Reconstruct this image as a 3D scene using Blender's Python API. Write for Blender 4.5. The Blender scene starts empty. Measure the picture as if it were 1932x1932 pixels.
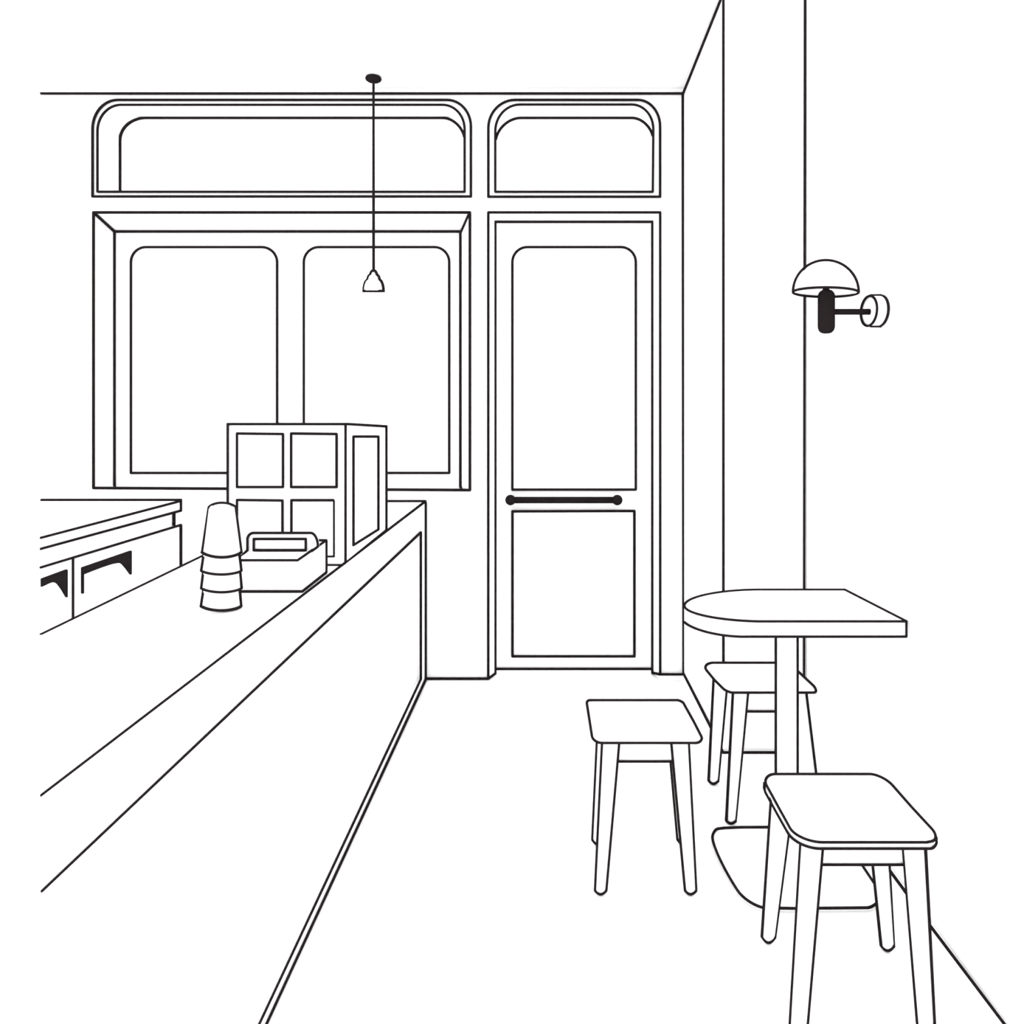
import bpy, bmesh, math
from mathutils import Vector
from mathutils.geometry import tessellate_polygon

# ------------------------------------------------------------------ camera, world, exposure
F, CX, CY, H = 1480.0, 1040.0, 767.0, 1.30        # focal length and vanishing point in pixels, eye height
scene = bpy.context.scene
cd = bpy.data.cameras.new('camera')
cam = bpy.data.objects.new('camera', cd)
scene.collection.objects.link(cam)
cam.location = (0, 0, H)
cam.rotation_euler = (math.pi / 2, 0, 0)
cd.sensor_width = 36
cd.lens = F / 1932 * 36
cd.shift_x = -(CX - 966) / 1932
cd.shift_y = -(966 - CY) / 1932
cd.clip_start = 0.02
scene.camera = cam

world = bpy.data.worlds.new('overcast_sky')
scene.world = world
world.use_nodes = True
world.node_tree.nodes['Background'].inputs[0].default_value = (1, 1, 1, 1)
world.node_tree.nodes['Background'].inputs[1].default_value = 1.0

vs = scene.view_settings
vs.view_transform = 'Standard'
vs.look = 'None'
vs.gamma = 1
vs.use_curve_mapping = False
vs.exposure = 1.05
scene.cycles.max_bounces = 40
scene.cycles.diffuse_bounces = 40
scene.cycles.transparent_max_bounces = 16

# ------------------------------------------------------------------ materials
def material(name, col, glass=False, noise=0.0):
    m = bpy.data.materials.new(name)
    m.use_nodes = True
    nt = m.node_tree
    nt.nodes.clear()
    out = nt.nodes.new('ShaderNodeOutputMaterial')
    if glass:
        mix = nt.nodes.new('ShaderNodeMixShader')
        mix.inputs[0].default_value = 0.02
        tr = nt.nodes.new('ShaderNodeBsdfTransparent')
        gl = nt.nodes.new('ShaderNodeBsdfGlossy'); gl.inputs['Roughness'].default_value = 0.02
        nt.links.new(tr.outputs[0], mix.inputs[1])
        nt.links.new(gl.outputs[0], mix.inputs[2])
        nt.links.new(mix.outputs[0], out.inputs[0])
        return m
    d = nt.nodes.new('ShaderNodeBsdfDiffuse')
    tc = nt.nodes.new('ShaderNodeTexCoord')
    nz = nt.nodes.new('ShaderNodeTexNoise'); nz.inputs['Scale'].default_value = 40
    rp = nt.nodes.new('ShaderNodeMixRGB')
    rp.inputs[1].default_value = (*col, 1)
    rp.inputs[2].default_value = (*[c * (1 - noise) for c in col], 1)
    nt.links.new(tc.outputs['Object'], nz.inputs['Vector'])
    nt.links.new(nz.outputs[0], rp.inputs[0])
    nt.links.new(rp.outputs[0], d.inputs[0])
    nt.links.new(d.outputs[0], out.inputs[0])
    return m

WHITE = material('white_paint', (0.99, 0.99, 0.99), noise=0.003)
INK = material('black_line', (0.0150, 0.0118, 0.0125))
GLASS = material('clear_glass', (1, 1, 1), glass=True)
METAL = material('black_metal', (0.0150, 0.0118, 0.0125))
MATS = [WHITE, INK, GLASS, METAL]

# ------------------------------------------------------------------ helpers
def P(u, v, y):
    return Vector(((u - CX) * y / F, y, H - (v - CY) * y / F))
def Pz(u, v, z):
    return P(u, v, (H - z) * F / (v - CY))
def Px(u, v, x):
    return P(u, v, x * F / (u - CX))

LW = 1.22
def path(start, *segs, n=12):
    """segment = point, or (corner, end) for a quarter-ellipse like turn"""
    pts = [tuple(start)]
    k = 0.5523
    for s in segs:
        if isinstance(s[0], tuple):
            a, c, e = pts[-1], s[0], s[1]
            b1 = (a[0] + (c[0] - a[0]) * k, a[1] + (c[1] - a[1]) * k)
            b2 = (e[0] + (c[0] - e[0]) * k, e[1] + (c[1] - e[1]) * k)
            for i in range(1, n + 1):
                t = i / n; q = 1 - t
                pts.append(tuple(q**3 * a[j] + 3*q*q*t * b1[j] + 3*q*t*t * b2[j] + t**3 * e[j] for j in (0, 1)))
        else:
            pts.append(tuple(s))
    return pts

def drop_dup(pts):
    out = []
    for p in pts:
        if not out or (Vector(p) - Vector(out[-1])).length > 1e-6:
            out.append(p)
    if len(out) > 2 and (Vector(out[0]) - Vector(out[-1])).length < 1e-6:
        out.pop()
    return out

class M:
    def __init__(self):
        self.v, self.f, self.m, self.sm = [], [], [], []
    def add(self, verts, faces, mat=0, smooth=False):
        o = len(self.v)
        self.v += [tuple(p) for p in verts]
        for f in faces:
            self.f.append([i + o for i in f]); self.m.append(mat); self.sm.append(smooth)
        return self
    def prism(self, a, b, mat=0):
        """solid between two loops of the same length (any planar polygons)"""
        n = len(a)
        fs = []
        for t in tessellate_polygon([[Vector(p) for p in a]]):
            fs.append(list(t)); fs.append([i + n for i in reversed(t)])
        for i in range(n):
            j = (i + 1) % n
            fs.append([i, j, n + j, n + i])
        return self.add(list(a) + list(b), fs, mat)
    def box(self, x0, x1, y0, y1, z0, z1, mat=0):
        return self.prism([(x0, y0, z0), (x1, y0, z0), (x1, y1, z0), (x0, y1, z0)],
                          [(x0, y0, z1), (x1, y0, z1), (x1, y1, z1), (x0, y1, z1)], mat)
    def plate(self, loops, off, mat=0):
        """board with holes: loops[0] outline, others holes; off = thickness vector"""
        loops = [[Vector(p) for p in drop_dup(l)] for l in loops]
        off = Vector(off)
        allp = [p for l in loops for p in l]
        n = len(allp)
        fs = []
        for t in tessellate_polygon(loops):
            fs.append(list(t)); fs.append([i + n for i in reversed(t)])
        o = 0
        for l in loops:
            k = len(l)
            for i in range(k):
                j = (i + 1) % k
                fs.append([o + i, o + j, n + o + j, n + o + i])
            o += k
        return self.add(allp + [p + off for p in allp], fs, mat)
    def lathe(self, c, prof, n=40, mat=0, axis='z', cap=True):
        """prof: list of (radius, height) along the axis from centre c"""
        vs, fs = [], []
        for r, h in prof:
            for i in range(n):
                a = 2 * math.pi * i / n
                p = (r * math.cos(a), r * math.sin(a), h)
                if axis == 'x': p = (p[2], p[0], p[1])
                vs.append((c[0] + p[0], c[1] + p[1], c[2] + p[2]))
        for k in range(len(prof) - 1):
            for i in range(n):
                j = (i + 1) % n
                fs.append([k*n + i, k*n + j, (k+1)*n + j, (k+1)*n + i])
        self.add(vs, fs, mat, True)
        caps = []
        if cap and prof[0][0] > 1e-5: caps.append(list(range(n)))
        if cap and prof[-1][0] > 1e-5: caps.append([(len(prof)-1)*n + i for i in range(n)])
        o = len(self.v) - len(vs)
        for cpp in caps:
            self.f.append([i + o for i in cpp]); self.m.append(mat); self.sm.append(False)
        return self
    def line(self, pts, w=4.0, closed=False, mat=1, ns=8, w1=None, off=None):
        """dark edge bead along 3D points, about w pixels wide where it lies"""
        pts = [Vector(p) for p in drop_dup(pts)] if len(pts) > 2 else [Vector(p) for p in pts]
        n = len(pts)
        ws = [w + ((w1 if w1 is not None else w) - w) * i / max(1, n - 1) for i in range(n)]
        rad = [LW * ws[i] / 2 * max(p.y, 0.2) / F for i, p in enumerate(pts)]
        # the bead sits proud of the edge: towards the middle of the room, up on low things and down on high ones
        for i, p in enumerate(pts):
            mx = .65 if p.x < -.9 else .3 if p.x < -.3 else -.35 if p.x > .3 else 0
            o = off if off is not None else (mx, -1.15, max(-.6, min(.6, .7 * (1.3 - p.z))))
            pts[i] = p + Vector(o) * rad[i]
        segs = [(i, (i + 1) % n) for i in range(n if closed else n - 1)]
        dirs = [(pts[b] - pts[a]).normalized() for a, b in segs]
        for (a, b), d in zip(segs, dirs):
            s = d.cross(Vector((0, 0, 1)))
            if s.length < 0.05: s = d.cross(Vector((1, 0, 0)))
            s.normalize(); t = d.cross(s)
            vs, fs = [], []
            for k in (a, b):
                for i in range(ns):
                    ang = 2 * math.pi * i / ns
                    vs.append(pts[k] + (s * math.cos(ang) + t * math.sin(ang)) * rad[k])
            for i in range(ns):
                j = (i + 1) % ns
                fs.append([i, j, ns + j, ns + i])
            fs.append(list(range(ns))[::-1]); fs.append(list(range(ns, 2 * ns)))
            self.add(vs, fs, mat)
        for k in range(n):
            if not closed and k in (0, n - 1): continue
            d0, d1 = dirs[(k - 1) % len(dirs)], dirs[k % len(dirs)]
            if d0.angle(d1) > 0.02: self.ball(pts[k], rad[k], mat)
        return self
    def ball(self, c, r, mat=1, nu=10, nv=6):
        self.lathe(c, [(r * math.sin(math.pi * i / nv) + (1e-7), -r * math.cos(math.pi * i / nv)) for i in range(nv + 1)], nu, mat)
        return self
    def build(self, name, parent=None, loc=None):
        me = bpy.data.meshes.new(name)
        o = bpy.data.objects.new(name, me)
        org = Vector(loc) if loc is not None else Vector((0, 0, 0))
        porg = Vector(parent['_org']) if parent is not None and '_org' in parent else Vector((0, 0, 0))
        base = org if loc is not None else porg
        me.from_pydata([tuple(Vector(p) - base) for p in self.v], [], self.f)
        used = sorted(set(self.m))
        for k in used: me.materials.append(MATS[k])
        for p, k, s in zip(me.polygons, self.m, self.sm):
            p.material_index = used.index(k); p.use_smooth = s
        bm = bmesh.new(); bm.from_mesh(me)
        bmesh.ops.recalc_face_normals(bm, faces=bm.faces)
        bm.to_mesh(me); bm.free()
        scene.collection.objects.link(o)
        if parent is not None:
            o.parent = parent
            o['_org'] = tuple(base)
        else:
            o.location = org
            o['_org'] = tuple(org)
        return o

def tag(o, label, cat, group=None):
    o['label'] = label; o['category'] = cat
    if group: o['group'] = group
    return o
def thing(name, loc, label, cat, group=None):
    o = bpy.data.objects.new(name, None)
    scene.collection.objects.link(o)
    o.location = loc; o['_org'] = tuple(loc)
    o.empty_display_size = 0.05
    return tag(o, label, cat, group)
def struct(o):
    o['kind'] = 'structure'
    return o
def struct_empty(name, loc=(0, 0, 0)):
    o = bpy.data.objects.new(name, None)
    scene.collection.objects.link(o)
    o.location = loc; o['_org'] = tuple(loc); o['kind'] = 'structure'
    return o

def column(uL, uR, y):
    """upright round column seen between two pixel columns, axis at depth y: centre, radius, the two outline points"""
    tl, tr = math.atan((uL - CX) / F), math.atan((uR - CX) / F)
    th, ha = (tl + tr) / 2, (tr - tl) / 2
    d = y / math.cos(th); r = d * math.sin(ha); L = d * math.cos(ha)
    return (d * math.sin(th), y), r, (L * math.sin(tl), L * math.cos(tl)), (L * math.sin(tr), L * math.cos(tr))
def at(xy, v):
    return Vector((xy[0], xy[1], H - (v - CY) * xy[1] / F))

# ------------------------------------------------------------------ room shell
YW = 3.736            # back wall
ZC = 2.812             # ceiling
XR1 = (1290 - CX) * YW / F      # right wall, far stretch
YJ = XR1 * F / (1365 - CX)      # the step in the right wall
XR2 = (1520.5 - CX) * YJ / F    # right wall, near stretch
ZB = 0.033            # baseboard height

struct(M().box(-3.3, 1.2, -0.4, 4.3, -0.06, 0.0).build('floor'))
cl = M().box(-3.3, XR2 + 0.2, 1.6, YW + 0.2, ZC, ZC + 0.06)
cl.line([P(77, 176, YW), P(1290, 176, YW)], 4)
cl.line([Px(1290, 178, XR1), Px(1361.5, 0, XR1)], 4, off=(-1, -.3, -.3))
struct(cl.build('ceiling'))

# outlines of the two transoms (pixels)
T1_out = path((174.5, 370), (174.5, 243), ((174.5, 188), (222, 188)), (843, 188), ((888, 188), (888, 238)), (888, 370))
T1_in = path((184, 361), (184, 247), ((184, 197.5), (228, 197.5)), (835, 197.5), ((876, 197.5), (876, 243)), (876, 361))
T1_gl = path((226.5, 361), (226.5, 264), ((226.5, 222), (275, 222)), (835, 222), ((868, 222), (875.5, 258)))
T2_out = path((921.5, 370.5), (921.5, 241), ((921.5, 188), (972, 188)), (1204, 188), ((1246, 188), (1246, 238)), (1246, 370.5))
T2_in = path((934.7, 361), (934.7, 247), ((934.7, 197), (981, 197)), (1193, 197), ((1233, 197), (1233, 243)), (1232, 361))
T2_gl = path((935.5, 263), ((943, 222), (983, 222)), (1193, 222), ((1224, 222), (1232, 256)))
YF = YW - 0.010
def on(pts, y): return [P(u, v, y) for u, v in pts]
def shift(pts, y): return [Vector((p.x, y, p.z)) for p in pts]

xd0, xd1 = (921.5 - CX) * YW / F, (1246 - CX) * YW / F
zd = H + (CY - 400) * YW / F
W1 = [(176.5, 921), (176.5, 400), (886, 400), (886, 925)]
w = M()
outer = [(-3.3, YW, 0), (-3.3, YW, ZC), (XR1, YW, ZC), (XR1, YW, 0), (xd1, YW, 0), (xd1, YW, zd), (xd0, YW, zd), (xd0, YW, 0)]
w.plate([outer, shift(on(T1_in, YF), YW), shift(on(T2_in, YF), YW), on(W1, YW)], (0, 0.22, 0))
w.line([P(802, 1282, YW) + Vector((0, 0, .003)), P(921.5, 1282, YW) + Vector((0, 0, .003))], 4)
struct(w.build('wall_back'))

w = M()
foot = [(XR1, YW + .22), (XR1, YJ), (XR2, YJ), (XR2, 0.2), (XR2 + .25, 0.2), (XR2 + .25, YW + .22)]
w.prism([(x, y, 0) for x, y in foot], [(x, y, ZC) for x, y in foot])
w.line([P(1290.2, 178, YW), P(1291.7, 1272, YW)], 4, off=(-1.0, -1.1, 0))
w.line([Vector((XR1, YJ, H - (0 - CY) * YJ / F)), P(1365, 1290, YJ)], 4.2)
w.line([P(1519.5, 0, YJ), P(1518.5, 560, YJ), P(1517.3, 1385, YJ)], 4, w1=3.6, off=(-.6, -1.2, 0))
struct(w.build('wall_right'))

b = M()
b.box(xd1 + 0.002, XR1 - 0.005, YW - 0.006, YW, 0, ZB - .008)
b.line([P(1246, 1272.8, YW - .006), P(1291, 1272.8, YW - .006)], 4)
struct(b.build('baseboard_back'))
b = M()
b.box(XR1 - .005, XR1, YJ, YW, 0, ZB - .004)
b.box(XR1 - .005, XR2 - .005, YJ - .005, YJ, 0, ZB - .004)
b.box(XR2 - .005, XR2, 0.2, YJ - .005, 0, ZB)
b.line([P(1290.5, 1272, YW - .01), Px(1341, 1372.5, XR1 - .005), P(1364.5, 1420, YJ - .005), P(1502, 1420, YJ - .005)], 4.3)
b.line([Px(1550, 1465, XR2 - .005), Px(1600, 1534, XR2 - .005), Px(1679, 1640, XR2 - .005), Px(1755, 1744, XR2 - .005), Px(1900, 1936, XR2 - .005)], 5, off=(-.9, -.3, .3))
struct(b.build('baseboard_right'))

# ------------------------------------------------------------------ the big shop window
YS = YW + 0.12
win = struct_empty('window_1', P(176.5, 921, YW))
o4, i4 = on(W1, YW), on([(216, 921.3), (216, 436), (870, 436), (870, 924.9)], YS)
fr = M()
bk = [p + Vector((s, 0.03, t)) for p, (s, t) in zip(i4, ((0, 0), (0, 0), (0, 0), (0, 0)))]
for i in range(4):
    j = (i + 1) % 4
    ob = [Vector((o4[i].x, i4[i].y, o4[i].z)), Vector((o4[j].x, i4[j].y, o4[j].z))]
    fr.add([o4[i], o4[j], i4[j], i4[i], ob[0], ob[1]], [[0, 1, 2, 3], [0, 4, 5, 1], [3, 2, 5, 4], [0, 3, 4], [1, 5, 2]])
fr.line(o4, 4.4, closed=True)
dn = Vector((0, 0, -.02))
fr.line([i4[0] + dn, i4[1]], 3.6); fr.line([i4[1], i4[2]], 4); fr.line([i4[2], i4[3] + dn], 4, off=(-.5, -1.3, 0))
zs0, zs1 = o4[0].z + .003, o4[3].z + .003
fr.line([Pz(216.5, 916.5, zs0), P(216.5, 922, YW)], 3.8); fr.line([Pz(869.5, 920, zs1), P(869.5, 925, YW)], 3.8)
fr.line([o4[1], i4[1]], 4.2); fr.line([o4[2], i4[2]], 4.6)
fr.build('window_frame', win)
pane_l = path((247, 892.5), (247, 494), ((247, 465.5), (275, 465.5)), (493, 465.5), ((522, 465.5), (522, 494)), (522, 892.5))
pane_r = path((572.5, 892.5), (572.5, 494), ((572.5, 465.5), (601, 465.5)), (819, 465.5), ((847, 465.5), (847, 494)), (847, 892.5))
sa = M()
sa.plate([i4, on(pane_l, YS), on(pane_r, YS)], (0, 0.05, 0))
for pn in (pane_l, pane_r): sa.line(on(pn, YS), 4, closed=True)
sash = sa.build('sash', win)
for pn in (pane_l, pane_r):
    g = M(); g.plate([shift(on(pn, YS), YS + 0.022)], (0, 0.006, 0), 2); g.build('pane', sash)

# ------------------------------------------------------------------ the two transoms
for nm, To, Ti, Tg, dg_ in (('window_2', T1_out, T1_in, T1_gl, .16), ('window_3', T2_out, T2_in, T2_gl, .03)):
    t = struct_empty(nm, P(*To[0], YW))
    fm = M()
    fm.plate([on(To, YF), on(Ti, YF)], (0, 0.0098, 0))
    fm.line(on(To, YF), 4, closed=True); fm.line(on(Ti, YF), 3.8, closed=True)
    fm.build('window_frame', t)
    pb = M()
    pb.plate([shift(on(Ti, YF), YW + dg_)], (0, 0.006, 0), 2)
    pb.line(on(Tg, YW + dg_ - .004), 4.4)
    pb.build('pane', t)

# ------------------------------------------------------------------ the door
YD0, YD = YW + 0.081, YW + 0.144
door = struct_empty('door_1', P(1080, 1282, YD))
jm = M()
xi0, xi1 = (934.7 - CX) * YD0 / F, (1231 - CX) * YD0 / F
zi = H + (CY - 418) * YD0 / F
for xo, xi in ((xd0, xi0), (xd1, xi1)):
    fp = [(xo, YW), (xi, YD0), (xi, YW + .21), (xo, YW + .21)]
    jm.prism([(x, y, 0) for x, y in fp], [(x, y, zd) for x, y in fp])
hp = [(YW, zd), (YD0, zi), (YW + .21, zi), (YW + .21, zd)]
jm.prism([(xd0, y, z) for y, z in hp], [(xd1, y, z) for y, z in hp])
jm.line([P(921.5, 1282, YW) + Vector((0, -.001, .003)), P(921.5, 400, YW), P(1246, 400, YW), P(1246, 1272.5, YW)], 4)
jm.line([P(921.5, 1282, YW) + Vector((0, 0, .003)), P(934.7, 1271, YD0), P(934.7, 418, YD0), P(1231.2, 418, YD0), P(1231.2, 1270, YD0), P(1246, 1272.8, YW)], 4)
jm.build('door_frame', door)
lf = M()
xl0, xl1 = xi0 + .002, xi1 - .002
dg = path((967, 924), (967, 494), ((967, 465.5), (995, 465.5)), (1172, 465.5), ((1200, 465.5), (1200, 494)), (1200, 924))
lf.plate([[(xl0, YD, 0.002), (xl0, YD, zi), (xl1, YD, zi), (xl1, YD, 0.002)], on(dg, YD)], (0, 0.045, 0))
lf.line(on(dg, YD), 4, closed=True)
lf.line([P(934.7, 1262.6, YD), P(1231, 1262.6, YD)], 4)
leaf = lf.build('door_leaf', door)
g = M(); g.plate([shift(on(dg, YD), YD + .02)], (0, .006, 0), 2); g.build('pane', leaf)
pn = M(); pp = on([(967, 1239), (967, 965.3), (1197.5, 964.6), (1197.5, 1239)], YD - .006)
pn.plate([pp], (0, .0058, 0)); pn.line(pp, 4, closed=True); pn.build('lower_panel', leaf)
hd = M()
yh = YD - .055
a, c = P(963.2, 943.5, yh), P(1164.6, 943.5, yh)
hd.lathe((a.x, yh, a.z), [(12.2 / 2 * yh / F, 0), (12.2 / 2 * yh / F, c.x - a.x)], 20, 3, 'x')
for q in (a, c):
    r = 9.8 * yh / F
    hd.ball(q, r, 3, 24, 16)
    hd.prism([(q.x + .012 * math.cos(k * .5236), yh, q.z + .012 * math.sin(k * .5236)) for k in range(12)],
             [(q.x + .012 * math.cos(k * .5236), YD, q.z + .012 * math.sin(k * .5236)) for k in range(12)], 3)
hd.build('handle', leaf)

# ------------------------------------------------------------------ serving counter
XC = (802 - CX) * YW / F
ZT = H - (947 - CY) * YW / F
def inner_x(y): return -1.018 - 0.041 * (y - 1.564) / 0.821
cnt = thing('serving_counter', (-0.82, 2.0, 0), 'long white serving counter with a panelled side carrying the cups, register and cabinet', 'counter')
c = M()
yn, yf = 0.35, YW - .002
fp = [(XC - .012, yn), (XC - .012, yf), (inner_x(yf), yf), (inner_x(yn), yn)]
zp0, zp1 = H - (1282 - CY) * (XC * F / (792 - CX)) / F, H - (1005 - CY) * (XC * F / (792 - CX)) / F
ys = XC * F / (792 - CX)
c.prism([(x, y, 0) for x, y in fp], [(x, y, ZT) for x, y in fp])
# framed side: top rail, bottom rail and end stile stand proud of the panel
c.box(XC - .012, XC, yn, yf, zp1, ZT)
c.box(XC - .012, XC, yn, yf, 0, zp0)
c.box(XC - .012, XC, ys, yf, zp0, zp1)
c.line([Px(77, 1502, XC), P(802, 947.5, yf), P(700, 947.5, yf)], 4, off=(.4, -.8, .8))
c.line([P(802, 947.5, yf - .002), P(802, 1281, yf - .002)], 4, off=(.6, -1.1, 0))
c.line([Px(802, 1282, XC) + Vector((.001, 0, .004)), Px(497, 1943, XC) + Vector((.001, 0, .004))], 4, off=(.9, -.3, .3))
c.line([Pz(77, 1197, ZT), Pz(383, 1048.5, ZT), Pz(440, 1021, ZT)], 4)
c.build('body', cnt)
p = M()
p.box(XC - .0118, XC - .009, yn, ys, zp0, zp1)
p.line([Px(77, 1682, XC), Px(792, 1005, XC), Px(792, 1282, XC), Px(482.5, 1943, XC)], 4, off=(.9, -.3, .3))
p.build('side_panel', cnt)

# ------------------------------------------------------------------ back counter with drawers
YBK = YW - .03
XB = (341.5 - CX) * YBK / F
bc = thing('back_counter', (-2.05, 3.0, 0), 'white back counter of wide drawers with black-shaded hand slots under the left window end', 'counter')
zA, zB_, zD = H - (945 - CY) * YBK / F, H - (964 - CY) * YBK / F, H - (991 - CY) * YBK / F
XN = (328 - CX) * YBK / F
yb = YBK - .001
t = M()
t.box(-2.5, XB, 1.2, yb, zB_, zA)
t.line([P(77, 945, yb), P(342, 945, yb)], 4, off=(.6, -.7, .8))
t.line([Px(77, 1015, XB), P(341, 945.5, yb), P(341, 964, yb), Px(77, 1036, XB)], 4)
t.build('worktop', bc)
bd = M()
bd.box(-2.48, XN, 1.2, yb, 0.0, zB_)
bd.line([P(328, 966, yb - .002), P(328, 995, yb - .002)], 4.8)
bd.build('carcass', bc)
yq = XB * F / (138 - CX)
def drawer(y0, y1, lines, handle):
    d = M()
    d.box(XN + .0005, XB, y0 + .001, y1 - .001, 0.10, zD)
    for ln, wd in lines: d.line([Px(u, v, XB) for u, v in ln], wd)
    o = d.build('drawer', bc)
    k = M()
    hp = [Px(u, v, XB + .0002) for u, v in handle]
    k.plate([hp], (.006, 0, 0), 3)  # flat black plate stands in for the shade inside the recessed hand slot
    o2 = k.build('handle', o)
    o2['label'] = 'arched hand slot, its shade a black plate'
h_r = [(152.7, 1070.6), (245, 1038.8), (246.3, 1040), (246.3, 1083), (244.6, 1084.2), (242.6, 1081.7), (236, 1072.4), (229, 1064.3), (226.5, 1062.6), (222, 1061.9),
       (209, 1064.3), (190, 1070.5), (172, 1077.3), (155.9, 1083.7), (155.9, 1119), (154.4, 1120.2), (152.7, 1119)]
h_l = [(76.6, 1091.7), (123.4, 1074.3), (125, 1075.5), (125, 1126.5), (123.4, 1127), (115, 1112.5), (107.2, 1101.8), (104, 1099.4), (99.8, 1098.4), (95, 1098.9),
       (89.8, 1100.7), (76.6, 1107.1)]
drawer(yq, yb, [([(138, 1052.5), (341, 991)], 4), ([(341, 991), (341, 1085)], 4.6), ([(138, 1052.5), (138, 1180)], 3.8)], h_r)
drawer(1.2, yq, [([(77, 1071), (138, 1052.5)], 4)], h_l)

# ------------------------------------------------------------------ display cabinet on the counter
YC = 2.2417
cab = thing('display_cabinet', P(540, 1067, YC), 'white display cabinet with four square front panes at the counter edge', 'cabinet')
def side_pt(u, v):
    # plane of the right side through front (u=652) and back (u=728)
    A, B = P(652, 900, YC), P(727.5, 900, 2.85)
    n = Vector((B.y - A.y, -(B.x - A.x), 0))
    d = Vector(((u - CX) / F, 1, -(v - CY) / F))
    s = n.dot(A - Vector((0, 0, H))) / n.dot(d)
    return Vector((0, 0, H)) + d * s
fl, fr_ = P(429, 800, YC), P(652, 800, YC)
blt = Vector((fl.x, 2.85, side_pt(727.5, 804.5).z)); brt = side_pt(727.5, 804.5)
zb = ZT + .0045
ff = M()
quad = [(429, 1067), (429, 800), (652, 800), (652, 1061.5), (645, 1067)]
holes = [[(447.5, 919), (447.5, 818), (534, 819), (534, 919)], [(549.5, 919), (549.5, 818), (635, 819), (635, 919)],
         [(447.5, 1050), (447.5, 943.5), (533, 944.5), (533, 1050)], [(550, 1050), (550, 944), (630, 944), (630, 1050)]]
q3 = on(quad, YC)
for k in (0, 4): q3[k].z = zb
ff.plate([q3] + [on(h, YC) for h in holes], (0, .018, 0))
ff.line(on([(429, 1066), (429, 800), (652, 800)], YC), 4)
ff.line(on([(652, 800), (652, 1061.5), (645, 1066.8), (429, 1066.8)], YC), 4)
for k, h in enumerate(holes):
    if k == 3:
        ff.line(on([(550, 1050), (550, 944), (630, 944)], YC), 4.2); ff.line(on([(630, 944), (630, 1050), (550, 1050)], YC), 3)
    else:
        ff.line(on(h, YC), 4.2 if k == 1 else 4, closed=True)
face = ff.build('face_frame', cab)
for h in holes:
    g = M(); g.plate([shift(on(h, YC), YC + .007)], (0, .004, 0), 2); g.build('pane', face)
sw = [(665, 1028.5), (665, 824), (712, 824), (712, 999)]
sd = M()
s4 = [side_pt(652, 800), side_pt(727.5, 804.5), side_pt(727.5, 1003.5), side_pt(652, 1061.5)]
ofs = (-.016, 0, 0)
s4i = [p + Vector((0, .0181, 0)) if k in (0, 3) else p for k, p in enumerate(s4)]
s4i = [Vector((p.x, p.y, max(p.z, zb))) for p in s4i]
sd.plate([s4i, [side_pt(u, v) for u, v in sw]], ofs)
sd.line([s4[0], s4[1], Vector((*s4[2][:2], max(s4[2].z, zb)))], 4, off=(.8, -.6, .1))
sd.line([Vector((*s4[2][:2], max(s4[2].z, zb))), s4[3]], 3)
sd.line([side_pt(u, v) for u, v in sw], 4, closed=True, off=(.9, -.3, .1))
sdo = sd.build('side_panel', cab)
g = M(); g.plate([[side_pt(u, v) + Vector((-.006, 0, 0)) for u, v in sw]], (-.004, 0, 0), 2); g.build('pane', sdo)
cs = M()
ft, bt = fl.z, brt.z
xl, xr = fl.x + .001, brt.x - .018
yi0, yi1 = YC + .0185, 2.85
def slope(y): return ft + (bt - ft) * (y - YC) / (2.85 - YC)
cs.prism([(xl, yi0, zb), (xl, yi1, zb), (xl, yi1, slope(yi1)), (xl, yi0, slope(yi0))], [(xl + .016, yi0, zb), (xl + .016, yi1, zb), (xl + .016, yi1, slope(yi1)), (xl + .016, yi0, slope(yi0))])
cs.box(xl + .016, xr, yi1 - .014, yi1, zb, bt - .014)
cs.box(xl + .016, xr, yi0, yi1 - .014, zb, zb + .016)
cs.prism([(xl + .016, yi0, slope(yi0)), (xl + .016, yi1, slope(yi1)), (xr, yi1, slope(yi1)), (xr, yi0, slope(yi0))],
         [(xl + .016, yi0, slope(yi0) - .014), (xl + .016, yi1, slope(yi1) - .014), (xr, yi1, slope(yi1) - .014), (xr, yi0, slope(yi0) - .014)])
cs.build('carcass', cab)
sh = M(); zs = H - (931 - CY) * YC / F
sh.box(xl + .017, xr - .001, yi0, yi1 - .015, zs - .008, zs + .008); sh.build('shelf', cab)

# ------------------------------------------------------------------ cash register
RY0, RY1 = 1.916, 2.135
reg = thing('cash_register', P(520, 1118, RY0), 'low white cash register with rounded upright screen beside the cup stack', 'cash register')
A0, A1 = Pz(569.5, 1118, ZT), Pz(615, 1082, ZT)
T0, T1 = P(561, 1058.5, RY0), P(615, 1021, RY1)
L0, L1 = Vector((-.775, RY0, ZT)), Vector((-.795, RY1, ZT))
TL0, TL1 = Vector((-.767, RY0, T0.z)), Vector((-.805, RY1, T1.z))
A0.z = A1.z = ZT + .0018; L0.z = L1.z = ZT + .0018
rb = M()
rb.prism([L0, A0, A1, L1], [TL0, T0, T1, TL1])
rb.line([Vector((P(440, 1118, RY0).x, RY0, A0.z)), A0, A1, T1], 4, off=(.6, -.9, .6))
rb.line([P(440, 1058.5, RY0), T0, T1, P(585, 1021, RY1)], 4, off=(.5, -.9, .8))
rb.build('body', reg)
YP = 2.02
zt = T0.z + (T1.z - T0.z) * (YP - RY0) / (RY1 - RY0)
sc = M()
po = path((467, 1038), (467, 1018), ((467, 1005.5), (479, 1005.5)), (586, 1005.5), ((600, 1005.5), (600, 1031.5)))
po3 = on(po, YP)
po3b = [P(587.5, 1040.5, YP), P(467, 1040.5, YP)]
sc.plate([po3 + po3b], (0, .012, 0))
sc.line(po3, 4); sc.line([po3[-1], po3b[0]], 4)
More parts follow.
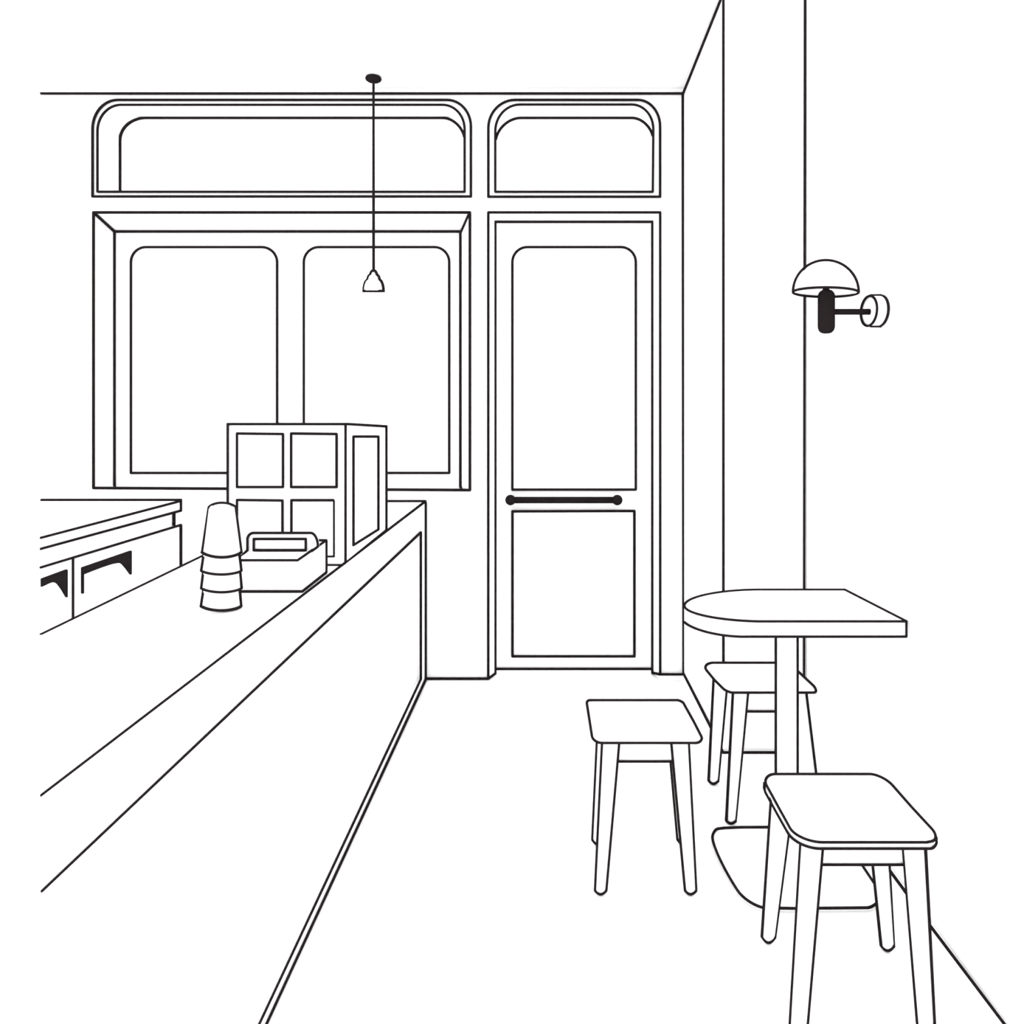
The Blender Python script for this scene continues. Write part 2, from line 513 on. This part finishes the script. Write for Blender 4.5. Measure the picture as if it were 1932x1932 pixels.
sc.line([po3[0], P(449, 1057, RY0 + .03)], 4)
sco = sc.build('screen_housing', reg)
dp = M(); dq = on([(479, 1038), (479, 1017), (577, 1017), (577, 1038)], YP - .004)
dp.plate([dq], (0, .0038, 0)); dp.line(dq, 4, closed=True); dp.build('screen', sco)

# ------------------------------------------------------------------ stack of upturned cups
cup_say = ['plain white upturned paper cup standing lowest in the counter stack', 'upturned white paper cup second from the bottom of the stack',
           'upturned white paper cup third from the bottom of the stack', 'topmost upturned white paper cup of the stack, seen whole']
YCUP = 1.765
rims = [(379.5, 455.5, 1143.5, 1152), (380, 456.5, 1110, 1117.5), (380, 456, 1077, 1084), (381.5, 456, 1042, 1051.5)]
tops = [(384.5, 453, 1116), (384, 453.5, 1083), (385, 452, 1049), None]
(cx0, cy0), cr, _, _ = column(380.5, 456, YCUP)
hc = 0.111
cr_top = column(394, 445, YCUP)[1] - 1.8 * YCUP / F
cr -= 2.6 * YCUP / F
for k, (uL, uR, vs_, vm) in enumerate(rims):
    z0 = ZT + .0006 + 0.0403 * k
    cu = M()
    th = .0006
    prof = [(cr - .002, 0), (cr, 0), (cr + .0008, .0015), (cr, .003), (cr_top + .0012, hc - .008), (cr_top - .0015, hc - .003), (cr_top - .004, hc - .0006), (0.0005, hc)]
    inner = [(cr - .002, 0), (cr - .0015, .004), (cr_top - .0005, hc - .0085), (.0005, hc - .0075)]
    cu.lathe((cx0, cy0, z0), prof, 48, cap=False); cu.lathe((cx0, cy0, z0), inner, 48, cap=False)
    _, _, tl, tr = column(uL, uR, YCUP)
    # rim bead around the mouth
    rr = cr + .0003
    mid = Vector((cx0, cy0, 0)).normalized()
    ring = []
    for i in range(25):
        s = -1 + i / 12
        u = uL + (uR - uL) * (s + 1) / 2
        al = math.atan((u - CX) / F) - math.atan2(cx0, cy0)
        dd = math.hypot(cx0, cy0); rq = cr + .002
        yq = (dd * math.cos(al) - math.sqrt(max(0, rq * rq - (dd * math.sin(al)) ** 2))) * math.cos(math.atan((u - CX) / F))
        v = vs_ + (vm - vs_) * (1 - s * s) ** 0.8
        ring.append(P(u, v, yq))
    cu.line(ring, 4.6 if k in (0, 3) else 4)
    if tops[k]:
        a, b_, tv = tops[k]
        cu.line([at(column(a, b_, YCUP)[2], tv - 5), ring[0]], 4); cu.line([at(column(a, b_, YCUP)[3], tv - 5), ring[-1]], 4)
    else:
        arc = path((381.5, 1042), (394, 957.5), ((399, 948.5), (419, 948.5)), ((438, 948.5), (445, 956.5)), (456, 1041))
        cu.line([P(u, v, YCUP - .0005) for u, v in arc], 3.8)
    o = cu.build('paper_cup', None, (cx0, cy0, z0))
    tag(o, cup_say[k], 'cup', 'stacked cups on the counter')

# ------------------------------------------------------------------ pendant lamp
YL = 3.595
xl_ = (704.6 - CX) * YL / F
pl = thing('pendant_lamp', (xl_, YL, ZC), 'small bell pendant lamp hanging on a long black cord before the window', 'lamp')
cn = M(); rc = 15.2 * YL / F
cn.lathe((xl_, YL, ZC), [(rc * .78, 0), (rc * .93, -.004), (rc, -.010), (rc * .94, -.016), (rc * .75, -.021), (rc * .42, -.0245), (.0005, -.0255)], 40, 3)
cn.build('ceiling_rose', pl)
co = M(); co.line([(xl_, YL, ZC - .02), P(704.6, 300, YL), P(704.8, 512, YL)], 3.8, mat=3, w1=4.6); co.build('cord', pl)
half = [(0.3, 509), (3.2, 510.5), (5.2, 513), (6.2, 516), (6.5, 518.6), (7.5, 518), (9.6, 520), (10.8, 523), (11.4, 526), (11.6, 528.3), (12.8, 527.6), (15.3, 530.5), (17.3, 535.5), (18.6, 541.5), (19.1, 548.5)]
sb = M(); k = YL / F
sb.lathe((xl_, YL, 0), [(max(.0004, (r - 1.6) * k), H - (v + 1.2 - CY) * k) for r, v in half], 40)
sb.line([P(704.8 + r, v, YL) for r, v in half], 4); sb.line([P(704.8 - r, v, YL) for r, v in half], 4)
sb.line([P(704.8 - 21, 548.7, YL - .02), P(704.8 + 21, 548.7, YL - .02)], 4)
sb.build('lamp_shade', pl)

# ------------------------------------------------------------------ wall lamp
YV = 2.22
xv = (1559 - CX) * YV / F
k = YV / F
zv = lambda v: H - (v - CY) * k
wl = thing('wall_lamp', (XR2, YV, zv(587)), 'dome shaded wall lamp with black stem beside the corner above the table', 'lamp')
(dx, dy_), dr, _, _ = column(1496, 1620, YV)
dm = M()
zr, zt_ = zv(551), zv(490.5)
prof = [(dr * math.cos(a * math.pi / 36), zr + (zt_ - zr) * math.sin(a * math.pi / 36)) for a in range(19)]
prof[-1] = (.0005, zt_)
prof = [(max(.0005, r - 2 * k), zr + max(0, z - zr - 3 * k)) for r, z in prof]
_, _, tl, tr = column(1496, 1620, YV)
zl_, zr2 = H + (CY - 551) * tl[1] / F, H + (CY - 551) * tr[1] / F
tx = (zr2 - zl_) / (tr[0] - tl[0]); zm = zl_ + tx * (dx - tl[0])
zt_ += zm - zr; prof = [(r, z + zm - zr) for r, z in prof]; zr = zm
dm.lathe((dx, dy_, 0), prof, 56, cap=False)
dm.lathe((dx, dy_, 0), [(r * .985 if r > .001 else r, zr + (z - zr) * .985) for r, z in prof], 56, cap=False)
dm.v = [(x, y, z + tx * (x - dx)) for x, y, z in dm.v]
arc = [(1558 - 62 * math.cos(t * math.pi / 40), 551 - 60.5 * math.sin(t * math.pi / 40)) for t in range(41)]
_, _, tl, tr = column(1496, 1620, YV)
dm.line([P(u, v, tl[1] + (tr[1] - tl[1]) * i / 40) for i, (u, v) in enumerate(arc)], 3.9)
dm.line([(dx + dr * math.cos(t * math.pi / 36), dy_ + dr * math.sin(t * math.pi / 36), zr + tx * dr * math.cos(t * math.pi / 36)) for t in range(72)], 4, closed=True)
dm.build('lamp_shade', wl)
st = M(); st.lathe((xv - .001, YV, 0), [(6 * k, zv(541)), (6 * k, zv(549))], 24, 3)
st.lathe((xv - .001, YV, 0), [(6 * k, zv(550)), (6 * k, zv(535))], 24, 3); st.build('stem', wl)
bo = M(); rb_ = 15.6 * k
prof = [(.0005, zv(629)), (6 * k, zv(629)), (10 * k, zv(627.5)), (13.5 * k, zv(624)), (15.3 * k, zv(619)), (rb_, zv(615)),
        (rb_, zv(559)), (15.2 * k, zv(556)), (13 * k, zv(551.5)), (10 * k, zv(548.5)), (6 * k, zv(547)), (.0005, zv(546.5))]
bo.lathe((xv, YV, 0), prof, 36, 3); bo.build('lamp_body', wl)
ar = M(); xp = (1641 - CX) * YV / F
ar.lathe((xv, YV, zv(588.3)), [(5.6 * k, 0), (5.6 * k, xp - xv + .001)], 24, 3, 'x'); ar.build('arm', wl)
wp = M()
ry_, rz_ = .057, 28 * k
ca, cb = [], []
for i in range(48):
    t = 2 * math.pi * i / 48
    ca.append((xp, YV + ry_ * math.cos(t), zv(586.8) + rz_ * math.sin(t)))
    cb.append((XR2 - .0002, YV + ry_ * math.cos(t), zv(586.8) + rz_ * math.sin(t)))
wp.prism(ca, cb)
o_ = (-1, -.3, 0)
wp.line(ca, 3.9, closed=True, off=o_); wp.line(cb, 4, closed=True, off=o_)
wp.line([ca[12], cb[12]], 3.4, off=(0, -.6, .8)); wp.line([ca[36], cb[36]], 3.4, off=(0, -.8, -.6))
wp.build('wall_plate', wl)

# ------------------------------------------------------------------ table
ZTT = 0.74
tb = thing('table', (0.66, 2.25, 0), 'white round-ended table on a single post with a flat foot against the right wall', 'table')
tt = M()
top_px = path((1710, 1172.5), (1430, 1172.5), ((1291.5, 1169), (1291.5, 1143)), ((1291.5, 1114), (1430, 1113)), (1594, 1113), n=16)
bot_px = path((1291.5, 1174), ((1318, 1200), (1400, 1201.5)), (1710, 1201.5), n=14)
tp = [Pz(u, v, ZTT) for u, v in top_px]
tt.prism(tp, [p - Vector((0, 0, .0405)) for p in tp])
tt.line(tp, 3.9, closed=True)
tt.line([Pz(u, v, ZTT - .0405) for u, v in bot_px], 3.9)
tt.line([tp[0], tp[0] - Vector((0, 0, .0405))], 3.6)
tt.build('tabletop', tb)
ps = M(); YPO = 2.34
(px_, py_), pr, tl, tr = column(1463.7, 1505, YPO)
ps.lathe((px_, py_, 0), [(pr - 1.7 * YPO / F, .008), (pr - 1.7 * YPO / F, ZTT - .041)], 40)
ps.line([at(tl, 1203), at(tl, 1580)], 4.2); ps.line([at(tr, 1203), at(tr, 1580)], 3.8)
ps.build('post', tb)
bs = M()
base_px = path((1450, 1560.5), (1400, 1560.7), (1368, 1562), (1356, 1563.3), ((1344.5, 1565), (1344.5, 1580)), ((1346, 1610), (1392, 1680)), ((1411, 1708), (1443, 1712.5)), (1500, 1713.5),
               (1636, 1712.2), ((1646, 1712), (1654, 1703)), (1668, 1694), (1650, 1667.5), (1627, 1633), (1585, 1572), ((1577, 1561), (1560, 1560.5)))
bp = [Pz(u, v, .008) for u, v in base_px]
bs.prism(bp, [Vector((p.x, p.y, 0.0003)) for p in bp])
n = len(bp)
i0 = base_px.index((1668, 1694))
bs.line(bp[:i0], 4.3); bs.line(bp[i0 + 1:], 4)
bs.build('foot_plate', tb)

# ------------------------------------------------------------------ stools
ZS = 0.405
def stool(loc, label, seat_px, thick, legs, apron, low_px=None):
    s = thing('stool', loc, label, 'stool', 'square seated stools')
    m = M()
    sp = [Pz(u, v, ZS) for u, v in drop_dup(seat_px)]
    cen = sum(sp, Vector()) / len(sp)
    if low_px is None:
        under = []
        for p_ in sp:
            d = Vector((cen.x - p_.x, cen.y - p_.y, 0))
            q = p_ + d.normalized() * .045; q.z = ZS - .014
            under.append(q)
        m.prism(sp, under)
    else:
        under = [p_ - Vector((0, 0, thick)) for p_ in sp]
        m.prism(sp, under)
        m.line([Pz(u, v, ZS - thick) for u, v in low_px[1:-1]], 4)
        m.line([Pz(*low_px[0], ZS), Pz(*low_px[1], ZS - thick)], 4.4); m.line([Pz(*low_px[-2], ZS - thick), Pz(*low_px[-1], ZS)], 3.4)
    m.line(sp, 4.1, closed=True)
    m.build('seat', s)
    zu = ZS - .0135
    for (L, R, vb, yt, wl_, wr_, ink) in legs:
        r0 = 0.008
        yb_ = (H * F) / (vb - CY) + r0 * .6
        vt = CY + (H - zu) * F / yt
        def ext(line, v):
            (u0, v0), (u1, v1) = line
            return u0 + (u1 - u0) * (v - v0) / (v1 - v0)
        ve = L[1][1]
        rings = []
        NP = 6
        ends = []
        for i in range(NP + 1):
            f = i / NP
            v = vt + (ve - vt) * f
            # depth along a straight leg varies so that 1/y is linear in the picture
            y = 1 / (1 / yt + (1 / yb_ - 1 / yt) * f)
            (x_, y_), r_, tl_, tr_ = column(ext(L, v), ext(R, v), y)
            rings.append((x_, y_, H - (v - CY) * y / F, r_ - 1.6 * y / F))
            ends.append((at(tl_, v), at(tr_, v)))
        x_, y_, z_, r_ = rings[-1]
        z_ = max(z_, .004)
        rings[-1] = (x_, y_, z_, r_)
        for g_, q_ in ((.35, .93), (.7, .75), (1.0, .45)):
            rings.append((x_, y_, z_ * (1 - g_) + .0003, r_ * q_))
        lg = M()
        vs_, fs_ = [], []
        nn = 24
        for (a, b2, z2, rr) in rings:
            for i in range(nn):
                t = 2 * math.pi * i / nn
                vs_.append((a + rr * math.cos(t), b2 + rr * math.sin(t), z2))
        for q in range(len(rings) - 1):
            for i in range(nn):
                j = (i + 1) % nn
                fs_.append([q*nn+i, q*nn+j, (q+1)*nn+j, (q+1)*nn+i])
        fs_.append(list(range(nn))); fs_.append([(len(rings)-1)*nn + i for i in range(nn)])
        lg.add(vs_, fs_, 0, True)
        if 'L' in ink: lg.line([e[0] for e in ends], wl_[0], w1=wl_[1])
        if 'R' in ink: lg.line([e[1] for e in ends], wr_[0], w1=wr_[1])
        if 'A' in ink:
            arc_ = []
            for i in range(13):
                t = i / 12; sn = math.sin(math.pi * t)
                u = L[1][0] + (R[1][0] - L[1][0]) * t
                v = ve + (vb - .5 - ve) * sn
                y = (ends[-1][0].y * (1 - t) + ends[-1][1].y * t) - sn * (r_ * .75)
                arc_.append(P(u, v, y))
            lg.line(arc_, 4)
        lg.build('leg', s)
    (u0, v0, u1, v1, ya) = apron
    ya += .014
    a = M()
    zlo, zhi = H - (v0 - CY) * ya / F, zu
    pa = [P(u0, v0, ya), P(u1, v1, ya)]
    pa += [Vector((pa[1].x, ya, zhi)), Vector((pa[0].x, ya, zhi))]
    a.plate([pa], (0, .014, 0))
    a.line([pa[0], pa[1]], 4)
    a.build('apron', s)
    return s

W4, W3 = (4, 4), (3.4, 3.2)
seat1 = path((1113, 1321.5), (1278, 1321.5), ((1286, 1322), (1290, 1327)), (1309, 1361), (1323.6, 1389.5), ((1328.5, 1401), (1313, 1402)), (1136, 1402), ((1119, 1402), (1116.6, 1389)), (1107, 1327.5), ((1106, 1321.5), (1113, 1321.5)))
stool((0.13, 2.24, 0), 'white square stool standing alone on open floor in front of the door', seat1, .012,
      [(((1135.5, 1404), (1122.2, 1680)), ((1168, 1404), (1144, 1680)), 1687.5, 2.150, (4, 3.8), (3.8, 3.8), 'LRA'),
       (((1267, 1404), (1292.5, 1680)), ((1300.3, 1404), (1314.3, 1680)), 1687.5, 2.150, (3.8, 3.8), (3.6, 3.6), 'LRA'),
       (((1125.5, 1404), (1117, 1584)), ((1152, 1404), (1137, 1584)), 1593, 2.335, (3.6, 3.4), W3, 'LRA'),
       (((1262.3, 1404), (1278, 1583)), ((1284, 1404), (1297, 1583)), 1592, 2.335, (3.8, 3.4), W3, 'LRA')],
      (1160, 1437, 1276, 1437, 2.150))

seat2 = path((1345, 1251), (1489, 1251), (1507, 1268.3), (1533, 1292.5), ((1543.5, 1302), (1538, 1306.5)), (1535, 1307.2), (1383, 1307.2), ((1373, 1307), (1364.5, 1299.5)), (1348, 1283), (1333.5, 1265.5), ((1323, 1252.5), (1345, 1251)))
stool((0.70, 2.6, 0), 'white square stool half hidden behind the post of the table', seat2, .012,
      [(((1382.7, 1309.4), (1370.3, 1548.7)), ((1411.5, 1309.4), (1389, 1548.7)), 1554, 2.500, (4, 4.6), (3.6, 2.4), 'LRA'),
       (((1494, 1309.4), (1531, 1548.7)), ((1521.8, 1309.4), (1551, 1548.7)), 1554, 2.500, W4, (3.6, 3.6), 'RA'),
       (((1346.2, 1283.4), (1337, 1473)), ((1371, 1306.3), (1356, 1473)), 1479.5, 2.690, (3.8, 4.4), (3.8, 2.8), 'LRA'),
       (((1468, 1306), (1478, 1473)), ((1492, 1306), (1497, 1473)), 1479, 2.690, W3, W3, 'LRA')],
      (1404, 1342.8, 1500, 1342.8, 2.50))

seat3 = path((1463, 1460.5), (1641, 1460.5), ((1666, 1461.5), (1684, 1482)), (1720, 1523), (1757, 1563), ((1775, 1582), (1758, 1587)), (1748, 1589), (1551, 1589), ((1507, 1588), (1491, 1563)), (1470, 1525), (1446, 1481), ((1436.5, 1461), (1463, 1460.5)))
low3 = path((1442.5, 1476), (1442, 1488), (1444, 1495), (1465, 1533.5), (1486, 1571), ((1502, 1600), (1547, 1601.2)), (1754, 1601.2), ((1766, 1601), (1766.5, 1588)), (1766.8, 1580))
stool((0.66, 1.77, 0), 'nearest and largest white square stool, in front of the table', seat3, .0132,
      [(((1509.6, 1596), (1490, 1931)), ((1552, 1604), (1524, 1931)), 1949, 1.640, (3.6, 3.9), (4.4, 4.2), 'LRA'),
       (((1703.2, 1604), (1730, 1931)), ((1746.2, 1604), (1763.3, 1931)), 1949, 1.640, (3, 4.2), (4.8, 4.2), 'LRA'),
       (((1454, 1516), (1437.4, 1767)), ((1487.6, 1577), (1463.3, 1767)), 1779, 1.865, (4, 4.4), (4.2, 3), 'LRA'),
       (((1646.6, 1634), (1662, 1784)), ((1678.4, 1634), (1687.3, 1784)), 1794, 1.850, (4, 5), (4, 2.6), 'LRA')],
      (1545, 1631.5, 1712, 1631.5, 1.640), low3)

for o in scene.objects:
    if '_org' in o: del o['_org']
